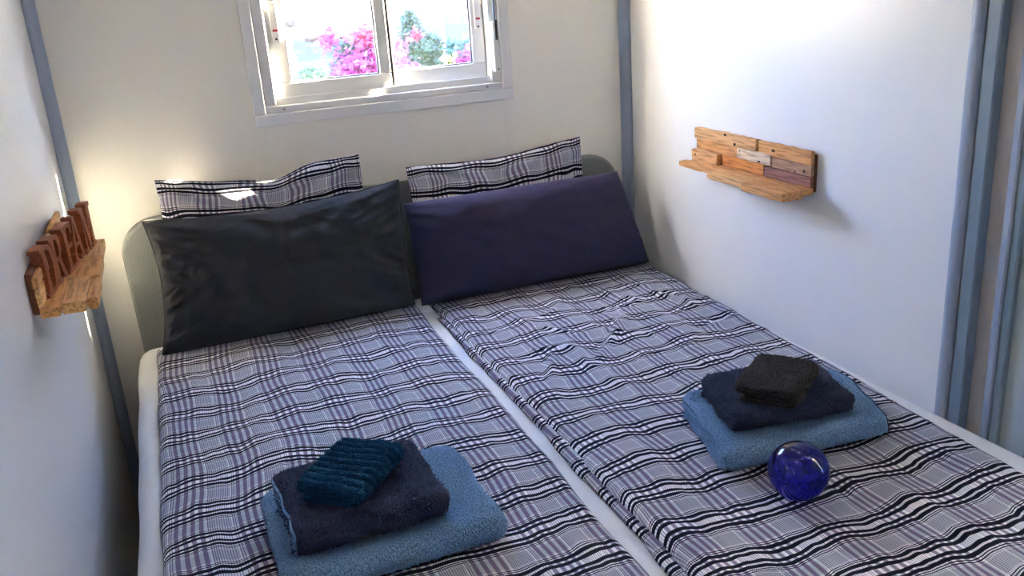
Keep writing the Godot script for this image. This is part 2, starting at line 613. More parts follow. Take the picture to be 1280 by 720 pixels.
	# guide block of the roller screen on the right frame stile
	var gd: MeshInstance3D = add.call("screen_guide", Vector3(1.256, 1.222, 0.0025), Vector3(1.279, 1.375, 0.020), M.window_white, 0.003, w)
	obj("slot", box_mesh(Vector3(-0.004, 0.0, 0.0), Vector3(0.004, 0.06, 0.001), 0.0003), M.gasket, gd, Vector3(0.002, 0.02, 0.0086))
	obj("screw", box_mesh(Vector3(-0.0025, -0.0025, 0.0), Vector3(0.0025, 0.0025, 0.001), 0.0005), M.gasket, gd, Vector3(0.002, -0.068, 0.0086))
	add.call("screen_cord", Vector3(1.266, 1.3755, 0.006), Vector3(1.272, y1 - 0.03, 0.012), M.trim_dark, 0.001, w)


# ---------------------------------------------------------------- bed
func soft_box(lo: Vector3, hi: Vector3, r: float, rplan: float, wob: float) -> ArrayMesh:
	# mattress-like box: rounded plan, rounded upper and lower rims
	var outline := PackedVector2Array()
	var cs := [Vector2(hi.x - rplan, hi.z - rplan), Vector2(lo.x + rplan, hi.z - rplan), Vector2(lo.x + rplan, lo.z + rplan), Vector2(hi.x - rplan, lo.z + rplan)]
	for q in 4:
		for k in 7:
			var a := PI / 2 * (q + k / 6.0)
			outline.append(cs[q] + Vector2(cos(a), sin(a)) * rplan)
		var p0: Vector2 = cs[q] + Vector2(cos(PI / 2 * (q + 1)), sin(PI / 2 * (q + 1))) * rplan
		var p1: Vector2 = cs[(q + 1) % 4] + Vector2(cos(PI / 2 * (q + 1)), sin(PI / 2 * (q + 1))) * rplan
		for k in range(1, 40):
			outline.append(p0.lerp(p1, k / 40.0))
	var c := Vector2((lo.x + hi.x) / 2, (lo.z + hi.z) / 2)
	var prof := []       # (inset, y)
	for k in 6:
		var a := PI / 2 * k / 5.0
		prof.append([r * (1.0 - sin(a)), lo.y + r * (1.0 - cos(a))])
	for k in range(1, 8):
		prof.append([0.0, lerpf(lo.y + r, hi.y - r, k / 8.0)])
	for k in 8:
		var a := PI / 2 * k / 7.0
		prof.append([r * (1.0 - cos(a)), hi.y - r * (1.0 - sin(a))])
	var verts := PackedVector3Array()
	var idx := PackedInt32Array()
	var n := outline.size()
	for pr in prof:
		for k in n:
			var p: Vector2 = outline[k]
			var d := (outline[(k + 1) % n] - outline[(k + n - 1) % n]).normalized().orthogonal()
			if d.dot(p - c) < 0:
				d = -d
			var bulge := wob * noise.get_noise_3d(p.x * 3.0, pr[1] * 5.0, p.y * 3.0)
			p -= d * (pr[0] + bulge)
			verts.append(Vector3(p.x, pr[1], p.y))
	for j in prof.size() - 1:
		for k in n:
			var a := j * n + k
			var b := j * n + (k + 1) % n
			idx.append_array([a, b, b + n, a, b + n, a + n])
	var top := verts.size()
	verts.append(Vector3(c.x, hi.y, c.y))
	verts.append(Vector3(c.x, lo.y, c.y))
	var last: int = (prof.size() - 1) * n
	for k in n:
		var b := (k + 1) % n
		idx.append_array([last + k, last + b, top])
		idx.append_array([k, top + 1, b])
	return finish(verts, PackedVector2Array(), idx)


func build_bed() -> void:
	var bed := group_node("bed_frame", Vector3(0.89, 0.0, 1.05))
	tag(bed, "double bed frame with grey upholstered headboard with rounded corners", "bed")
	var off := -bed.position
	# headboard
	var hx0 := 0.088
	var hx1 := 1.668
	var hy1 := 0.921
	var r := 0.105
	var outl := PackedVector2Array([Vector2(hx0 + 0.012, 0.06), Vector2(hx1, 0.06)])
	for k in range(1, 24):
		outl.append(Vector2(hx1, lerpf(0.06, hy1 - r, k / 24.0)))
	for k in 13:
		var a := PI / 2 * k / 12.0
		outl.append(Vector2(hx1 - r + r * cos(a), hy1 - r + r * sin(a)))
	for k in range(1, 40):
		outl.append(Vector2(lerpf(hx1 - r, hx0 + r, k / 40.0), hy1))
	for k in 13:
		var a := PI / 2 * (1.0 + k / 12.0)
		outl.append(Vector2(hx0 + r + r * cos(a), hy1 - r + r * sin(a)))
	for k in range(1, 24):
		outl.append(Vector2(hx0 + 0.012 * k / 24.0, lerpf(hy1 - r, 0.06, k / 24.0)))
	obj("headboard", rounded_panel(outl, 0.004, 0.046, 0.012), M.headboard_cloth, bed, off)
	obj("bed_base", soft_box(Vector3(0.10, 0.10, 0.06), Vector3(1.68, 0.295, 2.05), 0.015, 0.03, 0.0), M.headboard_cloth, bed, off)
	for x in [0.16, 1.62]:
		for z in [0.14, 1.97]:
			var c := CylinderMesh.new()
			c.top_radius = 0.026
			c.bottom_radius = 0.02
			c.height = 0.1
			obj("leg", c, M.wood_brown, bed, Vector3(x, 0.05, z) + off)
	var ma := group_node("mattress", Vector3(0.89, 0.296, 1.05))
	tag(ma, "mattress under a white fitted sheet showing between the checked duvets", "mattress")
	obj("fitted_sheet", soft_box(Vector3(0.078, 0.296, 0.055), Vector3(1.705, BED_TOP, 2.06), 0.035, 0.05, 0.005), M.sheet_white, ma, -ma.position)
	# soft creases of the sheet lying in the channel between the duvets
	obj("sheet_fold", sheet_fold(), M.sheet_white, ma, -ma.position)


func sheet_fold() -> ArrayMesh:
	var at := func(u: float, v: float, k: float) -> Vector3:
		var z := lerpf(0.22, 1.98, v)
		var x := lerpf(0.872 - 0.016 * z, 0.935 - 0.010 * z, u)
		var e := sin(PI * u) * minf(1.0, minf(v, 1.0 - v) * 20.0)
		var rid := pow(1.0 - absf(noise.get_noise_2d(x * 3.0 + z * 1.4, z * 2.6 - x * 3.0)), 3.0)
		return Vector3(x, BED_TOP + 0.0003 + k * e * (0.0004 + 0.0028 * rid * e * e), z)
	return slab(24, 180, func(u, v): return at.call(u, v, 1.0), func(u, v): return at.call(u, v, -0.1), func(u, v, p): return Vector2(p.x, p.z))


func crease(x: float, z: float) -> float:
	return pow(1.0 - absf(noise.get_noise_2d(x, z)), 5.0)


# duvet height above its own base, metres
func duvet_top(x: float, z: float, e: float, s: float, rough: float) -> float:
	var h := 0.020
	h += 0.0055 * noise.get_noise_2d(x * 5.0 + s, z * 1.6 + s)
	h += 0.0030 * noise.get_noise_2d(x * 11.0 - s, z * 4.0 + s)
	h += 0.0012 * noise.get_noise_2d(x * 28.0 + s, z * 13.0)
	h += rough * 0.0085 * crease(x * 3.2 + z * 1.5 + s, z * 3.8 - x * 2.0)
	h += rough * 0.0028 * crease(x * 7.0 - z * 3.0 + s, z * 6.0 + x * 3.5)
	# a few long pinched folds
	for q in FOLDS:
		var a := Vector2(q[0], q[1])
		var b := Vector2(q[2], q[3])
		var p := Vector2(x, z)
		var t := clampf((p - a).dot(b - a) / (b - a).length_squared(), 0.0, 1.0)
		var side := (p - a).cross((b - a).normalized())
		var far := p.distance_to(a.lerp(b, t))
		h += q[4] * sin(PI * t) * (exp(-pow(far / 0.016, 2.0)) - 0.6 * exp(-pow((side - 0.022) / 0.012, 2.0)) * (1.0 if t > 0.0 and t < 1.0 else 0.0))
	# cloth is pressed flat where things lie on it
	var flat := 0.0
	for q in PRESSED:
		var dx := maxf(0.0, maxf(q[0] - x, x - q[1]))
		var dz := maxf(0.0, maxf(q[2] - z, z - q[3]))
		flat = maxf(flat, 1.0 - smoothstep(0.0, 0.05, sqrt(dx * dx + dz * dz)))
	return lerpf(h, 0.0205, flat) * e


func duvet_mesh(x0: Callable, x1: Callable, z0: float, z1: float, s: float, rough: Callable, wavy: float) -> ArrayMesh:
	var y := BED_TOP + 0.004
	var r := 0.022
	var place := func(u: float, v: float) -> Array:
		# denser towards the rims
		var uu := 0.5 - 0.5 * (cos(PI * u) * 0.35 + (1.0 - 2.0 * u) * 0.65)
		var z := lerpf(z0, z1, 0.5 - 0.5 * (cos(PI * v) * 0.2 + (1.0 - 2.0 * v) * 0.8))
		var a: float = x0.call(z)
		var b: float = x1.call(z)
		var x := lerpf(a, b, uu)
		var d := minf(minf(x - a, b - x), minf(z - z0, z1 - z))
		var t := clampf(d / r, 0.0, 1.0)
		return [x, z, sqrt(maxf(0.0, 1.0 - (1.0 - t) * (1.0 - t)))]
	var top := func(u: float, v: float) -> Vector3:
		var q: Array = place.call(u, v)
		return Vector3(q[0], y + duvet_top(q[0], q[1], q[2], s, rough.call(q[0], q[1])), q[1])
	var bot := func(u: float, v: float) -> Vector3:
		var q: Array = place.call(u, v)
		return Vector3(q[0], y - 0.0004 * q[2], q[1])
	var uvf := func(u: float, v: float, p: Vector3) -> Vector2:
		var wx := 0.010 * noise.get_noise_2d(p.x * 2.5 + s, p.z * 2.5) + 0.0015 * noise.get_noise_2d(p.x * 9.0, p.z * 9.0 + s)
		var wz := 0.015 * noise.get_noise_2d(p.x * 3.2 - s, p.z * 2.2 + 9.0) + 0.004 * noise.get_noise_2d(p.x * 9.0, p.z * 4.0 - s)
		wz += wavy * noise.get_noise_2d(p.x * 6.5 + 3.0, p.z * 5.0 + s)
		return Vector2((p.x + wx) / PLAID, (p.z + wz + 0.8 * (p.y - y)) / (PLAID * 1.04))
	return slab(150, 300, top, bot, uvf)


func build_duvets() -> void:
	var lx0 := func(z: float) -> float: return 0.132 - 0.006 * z + 0.004 * noise.get_noise_1d(z * 4.0)
	var lx1 := func(z: float) -> float: return 0.886 - 0.016 * z + 0.006 * noise.get_noise_1d(z * 3.0 + 7.0)
	var o := obj("duvet", duvet_mesh(lx0, lx1, 0.150, 2.0, 3.0, func(x, z): return 0.12, 0.0), M.plaid_cloth)
	tag(o, "smooth purple and navy checked duvet under the charcoal pillow", "duvet", "checked duvets on the bed")
	var rx0 := func(z: float) -> float: return 0.925 - 0.010 * z + 0.007 * noise.get_noise_1d(z * 3.5 + 17.0)
	var rx1 := func(z: float) -> float: return 1.695 - 0.046 * z + 0.005 * noise.get_noise_1d(z * 3.0 + 37.0)
	var d := group_node("duvet", Vector3(1.3, BED_TOP, 1.05))
	tag(d, "rumpled purple and navy checked duvet under the navy pillow", "duvet", "checked duvets on the bed")
	var rough := func(x: float, z: float) -> float:
		return 0.16 + 0.84 * smoothstep(0.55, 0.0, Vector2((x - 1.30) * 0.9, z - 0.62).length())
	obj("cover", duvet_mesh(rx0, rx1, 0.155, 2.0, 41.0, rough, 0.008), M.plaid_cloth, d, -d.position)
	# the turned-under edge that bulges along the channel
	var lower := func(u: float, v: float) -> Array:
		var z := lerpf(0.30, 1.98, v)
		var c: float = rx0.call(z) + 0.006 - 0.006 * v + 0.004 * noise.get_noise_1d(z * 7.0)
		return [lerpf(c - 0.017, c + 0.03, u), z, sqrt(maxf(0.0, 1.0 - pow(absf(2.0 * u - 1.0), 2.4))) * minf(1.0, minf(v, 1.0 - v) * 30.0)]
	var ft := func(u: float, v: float) -> Vector3:
		var q: Array = lower.call(u, v)
		return Vector3(q[0], BED_TOP + 0.0045 + 0.0125 * q[2], q[1])
	var fb := func(u: float, v: float) -> Vector3:
		var q: Array = lower.call(u, v)
		return Vector3(q[0], BED_TOP + 0.0045 - 0.0008 * q[2], q[1])
	obj("turned_edge", slab(14, 160, ft, fb, func(u, v, p): return Vector2(p.x * 1.0 + 0.03, p.z + 0.015) / PLAID), M.plaid_cloth, d, -d.position)


# pillow stretched between four corners (bottom-left, bottom-right, top-right, top-left); front is towards +z
func pillow_mesh(bl: Vector3, br: Vector3, tr: Vector3, tl: Vector3, front: float, back: float, o: Dictionary) -> ArrayMesh:
	var nrm := ((br - bl).cross(tl - bl)).normalized()
	var s: float = o.get("seed", 0.0)
	var bow: Array = o.get("bow", [0.03, 0.03, 0.03, 0.03])     # bottom, right, top, left
	var wr: float = o.get("wrinkle", 0.004)
	var pw: float = o.get("fat", 2.4)
	var at := func(u: float, v: float, side: float) -> Vector3:
		var cu := 0.5 - 0.5 * (cos(PI * u) * 0.5 + (1.0 - 2.0 * u) * 0.5)
		var cv := 0.5 - 0.5 * (cos(PI * v) * 0.5 + (1.0 - 2.0 * v) * 0.5)
		var a := 2.0 * cu - 1.0
		var b := 2.0 * cv - 1.0
		# edges drawn in between the corners
		var su: float = lerpf(1.0 - 2.0 * bow[3] * (1.0 - b * b), 1.0 - 2.0 * bow[1] * (1.0 - b * b), cu)
		var sv: float = lerpf(1.0 - 2.0 * bow[0] * (1.0 - a * a), 1.0 - 2.0 * bow[2] * (1.0 - a * a), cv)
		var uu := 0.5 + 0.5 * a * su
		var vv := 0.5 + 0.5 * b * sv
		var p := bl.lerp(br, uu).lerp(tl.lerp(tr, uu), vv)
		var e := pow(maxf(0.0, 1.0 - pow(absf(a), pw)), 0.55) * pow(maxf(0.0, 1.0 - pow(absf(b), pw)), 0.55)
		var t := front if side > 0 else back
		var h := t * e
		# corner and edge gathers
		var rim := 1.0 - absf(e - 0.45) / 0.55
		h += wr * rim * noise.get_noise_2d(a * 6.0 * (1.2 - absf(b)) + s, b * 2.2 + s)
		h += wr * e * noise.get_noise_2d(a * 3.0 + s, b * 2.6 - s)
		if o.has("creases"):
			h += o.creases.call(a, b) * e
		if e <= 0.0:
			h = 0.0
		p += nrm * h * side
		var dip: float = o.dip.call(a) if o.has("dip") else 0.0
		p += (tl - bl).normalized() * dip * cv * cv
		return p
	var uvf := func(u: float, v: float, p: Vector3) -> Vector2:
		var w := (br - bl).length()
		var hgt := (tl - bl).length()
		var k := Vector2(0.006 * noise.get_noise_2d(u * 5.0 + s, v * 5.0), 0.006 * noise.get_noise_2d(u * 5.0, v * 5.0 + s))
		return (Vector2(u * w, (1.0 - v) * hgt) + k) / (PLAID * o.get("repeat", 1.0)) + o.get("shift", Vector2.ZERO)
	return slab(o.get("nx", 90), o.get("ny", 60), func(u, v): return at.call(u, v, 1.0), func(u, v): return at.call(u, v, -1.0), uvf)


# a thin welt along the rim of the last sheet made by slab()
func rim_tube(r: float) -> ArrayMesh:
	var path := last_rim
	var verts := PackedVector3Array()
	var idx := PackedInt32Array()
	var n := path.size()
	for k in n:
		var d := (path[(k + 1) % n] - path[(k + n - 1) % n]).normalized()
		var a := d.cross(Vector3(0.31, 0.2, 0.93)).normalized()
		var b := d.cross(a)
		for q in 6:
			var w := TAU * q / 6.0
			verts.append(path[k] + (a * cos(w) + b * sin(w)) * r)
	for k in n:
		for q in 6:
			var i := k * 6 + q
			var j := k * 6 + (q + 1) % 6
			var i2 := ((k + 1) % n) * 6 + q
			var j2 := ((k + 1) % n) * 6 + (q + 1) % 6
			idx.append_array([i, j, j2, i, j2, i2])
	return finish(verts, PackedVector2Array(), idx)


func build_pillows() -> void:
	var o: MeshInstance3D
	# checked pillows standing against the headboard
	o = obj("checked_pillow", pillow_mesh(Vector3(0.20, 0.60, 0.096), Vector3(0.80, 0.60, 0.096), Vector3(0.787, 1.030, 0.070), Vector3(0.212, 1.032, 0.070), 0.036, 0.018, {
		"seed": 3.0, "bow": [0.0, 0.01, 0.02, 0.01], "wrinkle": 0.010, "shift": Vector2(0.2, 0.42),
		"dip": func(a): return -0.028 * exp(-pow((a - 0.12) / 0.25, 2.0)) - 0.02 * exp(-pow((a + 0.35) / 0.4, 2.0))}), M.plaid_cloth)
	tag(o, "checked pillow with sunlit top edge behind the charcoal pillow", "pillow", "checked pillows against the headboard")
	o = obj("checked_pillow", pillow_mesh(Vector3(0.93, 0.60, 0.096), Vector3(1.53, 0.60, 0.096), Vector3(1.517, 0.995, 0.070), Vector3(0.925, 0.972, 0.070), 0.036, 0.018, {
		"seed": 13.0, "bow": [0.0, 0.01, 0.02, 0.01], "wrinkle": 0.009, "shift": Vector2(0.55, 0.55),
		"dip": func(a): return -0.012 * exp(-pow((a - 0.0) / 0.5, 2.0))}), M.plaid_cloth)
	tag(o, "checked pillow behind the navy pillow", "pillow", "checked pillows against the headboard")
	# charcoal pillow: gathered left end, fold crosses
	var cr := func(a: float, b: float) -> float:
		var h := 0.0
		# press marks from having been folded in four
		var up := smoothstep(-0.15, 0.4, b)
		h -= 0.009 * exp(-pow((a - 0.02) / 0.022, 2.0)) * up
		h += 0.006 * exp(-pow((a - 0.065) / 0.03, 2.0)) * up
		h -= 0.006 * exp(-pow((b - 0.10 - 0.06 * a) / 0.03, 2.0)) * smoothstep(-0.2, 0.3, a)
		h += 0.004 * exp(-pow((b - 0.17 - 0.06 * a) / 0.03, 2.0)) * smoothstep(-0.2, 0.3, a)
		# gathers at the crumpled end and below the top edge
		var end := smoothstep(-0.62, -0.95, a)
		h += 0.020 * end * (pow(1.0 - absf(noise.get_noise_2d(a * 4.5 - b * 1.5, b * 3.2 + a * 2.0)), 3.0) - 0.4)
		h += 0.008 * smoothstep(0.1, 0.9, b) * (pow(1.0 - absf(noise.get_noise_2d(a * 2.2 + b * 2.6 + 5.0, b * 2.0 - a * 1.2)), 3.0) - 0.4)
		return h
	o = obj("charcoal_pillow", pillow_mesh(Vector3(0.150, 0.581, 0.235), Vector3(0.868, 0.588, 0.232), Vector3(0.880, 0.951, 0.145), Vector3(0.163, 0.938, 0.150), 0.066, 0.040, {
		"seed": 23.0, "bow": [0.0, 0.012, 0.065, 0.035], "wrinkle": 0.010, "creases": cr, "nx": 130, "ny": 90}), M.charcoal_cloth)
	tag(o, "large charcoal cotton pillow with pointed corners and crumpled end", "pillow")
	obj("piping", rim_tube(0.0028), M.charcoal_cloth, o)
	o = obj("navy_pillow", pillow_mesh(Vector3(0.888, 0.580, 0.236), Vector3(1.672, 0.580, 0.236), Vector3(1.598, 0.884, 0.165), Vector3(0.884, 0.882, 0.165), 0.070, 0.035, {
		"seed": 33.0, "bow": [0.0, 0.0, 0.0, 0.004], "wrinkle": 0.004, "fat": 4.0, "nx": 110, "ny": 80}), M.navy_cloth)
	tag(o, "plump smooth navy purple pillow lying against the checked one", "pillow")


# ---------------------------------------------------------------- towels
# folded cloth: a path of layers in the (across, up) plane swept along x
func towel_path(w: float, t: float, layers: int) -> PackedVector2Array:
	var p := PackedVector2Array()
	var line := func(a: Vector2, b: Vector2, n: int) -> void:
		for k in n:
			p.append(a.lerp(b, float(k) / n))
	var arc := func(c: Vector2, r: float, a0: float, a1: float, n: int) -> void:
		for k in n:
			var a := lerpf(a0, a1, float(k) / n)
			p.append(c + Vector2(cos(a), sin(a)) * r)
	var h := t * 0.5
	if layers == 2:
		line.call(Vector2(0.0, h), Vector2(w - t, h), 16)
		arc.call(Vector2(w - t, t), h, -PI / 2, PI / 2, 8)
		line.call(Vector2(w - t, t * 1.5), Vector2(0.003, t * 1.5), 16)
		p.append(Vector2(0.003, t * 1.5))
		return p
	var m := 2.0 * t
	line.call(Vector2(0.012, h), Vector2(w - m, h), 18)
	arc.call(Vector2(w - m, m), 1.5 * t, -PI / 2, PI / 2, 14)
	line.call(Vector2(w - m, 3.5 * t), Vector2(t, 3.5 * t), 18)
	arc.call(Vector2(t, 3.0 * t), h, PI / 2, PI * 1.5, 8)
	line.call(Vector2(t, 2.5 * t), Vector2(w - m, 2.5 * t), 14)
	arc.call(Vector2(w - m, m), h, PI / 2, -PI / 2, 8)
	line.call(Vector2(w - m, 1.5 * t), Vector2(0.02, 1.5 * t), 14)
	p.append(Vector2(0.02, 1.5 * t))
	return p


func towel_arrays(length: float, w: float, t: float, layers: int, o: Dictionary) -> Array:
	var path := towel_path(w, t, layers)
	var n := path.size()
	var s: float = o.get("seed", 1.0)
	var th := t * 0.47
	var side_a := PackedVector2Array()
	var side_b := PackedVector2Array()
	for k in n:
		var d := (path[mini(k + 1, n - 1)] - path[maxi(k - 1, 0)]).normalized()
		var q := Vector2(-d.y, d.x) * th
		side_a.append(path[k] + q)
		side_b.append(path[k] - q)
	var loop := PackedVector2Array()
	for k in n:
		loop.append(side_a[k])
	for k in n:
		loop.append(side_b[n - 1 - k])
	var rings: int = o.get("rings", 44)
	var l := loop.size()
	var verts := PackedVector3Array()
	var idx := PackedInt32Array()
	var top := t * layers
	var skew: float = o.get("skew", 0.0)
	var rib: float = o.get("rib", 0.0)
	var c0: float = o.get("from", 0.0)
	var c1: float = o.get("to", 1.0)
	var grow: float = o.get("grow", 0.0)
	for i in rings + 1:
		var f := lerpf(c0, c1, float(i) / rings)
		var x := (f - 0.5) * length
		var endf := minf(1.0, minf(f, 1.0 - f) * length / 0.007)
		var thin := 0.62 + 0.38 * sqrt(maxf(0.0, 1.0 - (1.0 - endf) * (1.0 - endf)))
		for k in l:
			var ck := k if k < n else 2 * n - 1 - k
			var p := path[ck] + (loop[k] - path[ck]) * (thin + grow)
			var up := p.y / top
			var a := p.x
			var lift: float = o.get("lift", 0.004) * up * noise.get_noise_3d(x * 6.0 + s, a * 7.0, s)
			# ends of the inner layers are drawn back and the cloth sags there
			var end_in := 0.004 * noise.get_noise_2d(ck * 0.12 + s, signf(f - 0.5) * 3.0) * absf(2.0 * f - 1.0)
			var fine := 0.0011 * noise.get_noise_3d(x * 160.0, a * 160.0 + s, p.y * 160.0)
			var ribs := rib * up * (absf(sin(f * PI * o.get("ribs", 9.0))) - 0.5)
			var out := (p - path[ck]).normalized() * (fine + (ribs if k < l else 0.0))
			p += out
			var slim: float = 1.0 - o.get("taper", 0.0) * f
			# corners of the folded cloth are rounded
			var er := 1.0 - clampf(minf(f, 1.0 - f) * length / 0.03, 0.0, 1.0)
			slim *= 1.0 - 0.085 * er * er
			verts.append(Vector3(x + end_in + skew * (a - w / 2), maxf(0.0005, (p.y + lift) * (1.0 - 0.10 * er * er)), (p.x - w / 2) * slim))
	for i in rings:
		for k in l:
			var a := i * l + k
			var b := i * l + (k + 1) % l
			idx.append_array([a, b, b + l, a, b + l, a + l])
	for k in n - 1:
		var e := rings * l
		idx.append_array([k, 2 * n - 1 - k, 2 * n - 2 - k, k, 2 * n - 2 - k, k + 1])
		idx.append_array([e + k, e + 2 * n - 2 - k, e + 2 * n - 1 - k, e + k, e + k + 1, e + 2 * n - 2 - k])
	return [verts, idx]


func terry(parent: Node3D, mesh: ArrayMesh, m: Material, count: int, size: float, s: int) -> void:
	# loops of the pile standing on the cloth
	var arr := mesh.surface_get_arrays(0)
	var v: PackedVector3Array = arr[Mesh.ARRAY_VERTEX]
	var nn: PackedVector3Array = arr[Mesh.ARRAY_NORMAL]
	var ix: PackedInt32Array = arr[Mesh.ARRAY_INDEX] if arr[Mesh.ARRAY_INDEX] != null else PackedInt32Array(range(v.size()))
	var cum := PackedFloat32Array()
	var tot := 0.0
	for i in range(0, ix.size(), 3):
		tot += (v[ix[i + 1]] - v[ix[i]]).cross(v[ix[i + 2]] - v[ix[i]]).length()
		cum.append(tot)
	var st := flat_st()
	var tip := Vector3(0, 1, 0)
	for k in 3:
		var a := TAU * k / 3.0
		var b := TAU * (k + 1) / 3.0
		tri(st, Vector3(cos(a) * 0.4, -0.15, sin(a) * 0.4), Vector3(cos(b) * 0.4, -0.15, sin(b) * 0.4), tip, Vector3.ZERO)
	var mm := MultiMesh.new()
	mm.transform_format = MultiMesh.TRANSFORM_3D
	mm.mesh = done(st)
	mm.instance_count = count
	var r := RandomNumberGenerator.new()
	r.seed = s
	for c in count:
		var q := cum.bsearch(r.randf() * tot) * 3
		q = mini(q, ix.size() - 3)
		var u := r.randf()
		var w := r.randf()
		if u + w > 1.0:
			u = 1.0 - u
			w = 1.0 - w
		var p := v[ix[q]] + (v[ix[q + 1]] - v[ix[q]]) * u + (v[ix[q + 2]] - v[ix[q]]) * w
		var n := (nn[ix[q]] + Vector3(r.randfn(), r.randfn(), r.randfn()) * 0.45).normalized()
		var x := n.cross(Vector3(0.3, 0.2, 0.9)).normalized()
		var sz := size * r.randf_range(0.6, 1.25)
		mm.set_instance_transform(c, Transform3D(Basis(x, n, x.cross(n)) * Basis.from_scale(Vector3(0.55, 1.0, 0.55) * sz), p))
	var o := MultiMeshInstance3D.new()
	o.name = "terry_pile"
	o.multimesh = mm
	o.material_override = m
	o.set_meta("kind", "stuff")
	parent.add_child(o, true)


func towel(called: String, label: String, cat: String, at: Vector3, yaw: float, length: float, w: float, t: float, layers: int, m: Material, o: Dictionary, pile := 9000) -> Node3D:
	var node := group_node(called, at)
	node.rotation.y = deg_to_rad(yaw)
	tag(node, label, cat)
	var a := towel_arrays(length, w, t, layers, o)
	var mesh := finish(a[0], PackedVector2Array(), a[1])
	obj("folded_cloth", mesh, m, node)
	terry(node, mesh, m, pile, o.get("loop", 0.0056), 5 + int(o.get("seed", 1.0)))
	if o.has("hem"):
		var h := o.duplicate()
		h.rings = 2
		h.grow = 0.10
		h.from = o.hem[0]
		h.to = o.hem[1]
		var b := towel_arrays(length, w, t, layers, h)
		var he := obj("hem", finish(b[0], PackedVector2Array(), b[1]), o.hem[2], node)
		he.set_meta("label", o.hem[3])
	return node


func build_towels() -> void:
	var y := BED_TOP + 0.0250
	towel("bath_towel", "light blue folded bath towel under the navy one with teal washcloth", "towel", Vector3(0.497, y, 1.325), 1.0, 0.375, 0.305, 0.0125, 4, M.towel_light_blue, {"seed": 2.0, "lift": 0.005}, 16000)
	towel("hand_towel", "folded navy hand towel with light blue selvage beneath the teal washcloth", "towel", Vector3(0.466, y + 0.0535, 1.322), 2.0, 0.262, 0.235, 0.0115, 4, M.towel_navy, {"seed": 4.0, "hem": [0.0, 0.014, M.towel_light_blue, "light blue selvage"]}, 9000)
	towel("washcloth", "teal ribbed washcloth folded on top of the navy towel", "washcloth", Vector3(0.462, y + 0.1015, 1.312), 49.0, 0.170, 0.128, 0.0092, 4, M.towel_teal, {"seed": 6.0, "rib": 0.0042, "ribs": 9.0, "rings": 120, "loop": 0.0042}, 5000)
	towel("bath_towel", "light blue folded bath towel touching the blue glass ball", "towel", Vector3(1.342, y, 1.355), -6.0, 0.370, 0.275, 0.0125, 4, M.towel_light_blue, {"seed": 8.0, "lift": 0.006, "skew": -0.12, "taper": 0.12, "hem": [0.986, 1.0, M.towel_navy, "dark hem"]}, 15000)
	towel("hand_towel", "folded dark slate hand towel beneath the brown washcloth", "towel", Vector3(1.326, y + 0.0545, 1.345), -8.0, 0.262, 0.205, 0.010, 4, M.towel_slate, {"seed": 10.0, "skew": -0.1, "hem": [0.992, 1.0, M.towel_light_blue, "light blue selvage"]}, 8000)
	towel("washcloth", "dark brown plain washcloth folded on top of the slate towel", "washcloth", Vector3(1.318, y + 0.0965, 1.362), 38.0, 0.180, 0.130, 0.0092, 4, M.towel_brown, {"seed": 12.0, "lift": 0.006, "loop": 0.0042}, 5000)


func build_ball() -> void:
	var r := 0.053
	var at := Vector3(1.197, BED_TOP + 0.0248 + r, 1.580)
	var ball := group_node("glass_ball", at)
	tag(ball, "deep blue glass ball full of small air bubbles", "ball")
	var s := SphereMesh.new()
	s.radius = r
	s.height = 2 * r
	s.radial_segments = 96
	s.rings = 48
	obj("glass", s, M.ball_glass, ball)
	var g := RandomNumberGenerator.new()
	g.seed = 91
	var b := SphereMesh.new()
	b.radius = 1.0
	b.height = 2.0
	b.radial_segments = 14
	b.rings = 7
	for k in 110:
		var p := Vector3(g.randfn(), g.randfn() * 1.1, g.randfn()).normalized() * 0.033 * pow(g.randf(), 0.5)
		var o := obj("bubble", b, M.bubble, ball, p)
		o.scale = Vector3.ONE * g.randf_range(0.0009, 0.0028)


# ---------------------------------------------------------------- shelves
func shelf(called: String, label: String, xw: float, dir: float, y: float, z: float, pieces: Array, holes: Array) -> void:
	# dir: +1 the room lies towards +x. Pieces: name, z0, z1, y0, y1, out0, out1, material
	var node := group_node(called, Vector3(xw, y, z))
	tag(node, label, "shelf", "reclaimed wood wall shelves")
	var made := []
	for p in pieces:
		var a := Vector3(dir * p[5], p[3], p[1])
		var b := Vector3(dir * p[6], p[4], p[2])
		var lo := Vector3(minf(a.x, b.x), a.y, a.z)
		var hi := Vector3(maxf(a.x, b.x), b.y, b.z)
		made.append(obj(p[0], plank(hi - lo, 0.0022, p[1] * 31.0 + p[3] * 77.0), M[p[7]], node, (lo + hi) / 2))
	for h in holes:
		# piece, z, y on its face, radius, stretch
		var s := CylinderMesh.new()
		s.top_radius = h[3]
		s.bottom_radius = h[3]
		s.height = 0.001
		s.radial_segments = 10
		var p: Array = pieces[h[0]]
		var block: MeshInstance3D = made[h[0]]
		var o := obj("nail_hole", s, M.nail_hole, block, Vector3(dir * (p[6] + 0.0003), h[2], h[1]) - block.position)
		o.rotation.z = PI / 2
		o.scale = Vector3(1.0, 1.0, h[4])


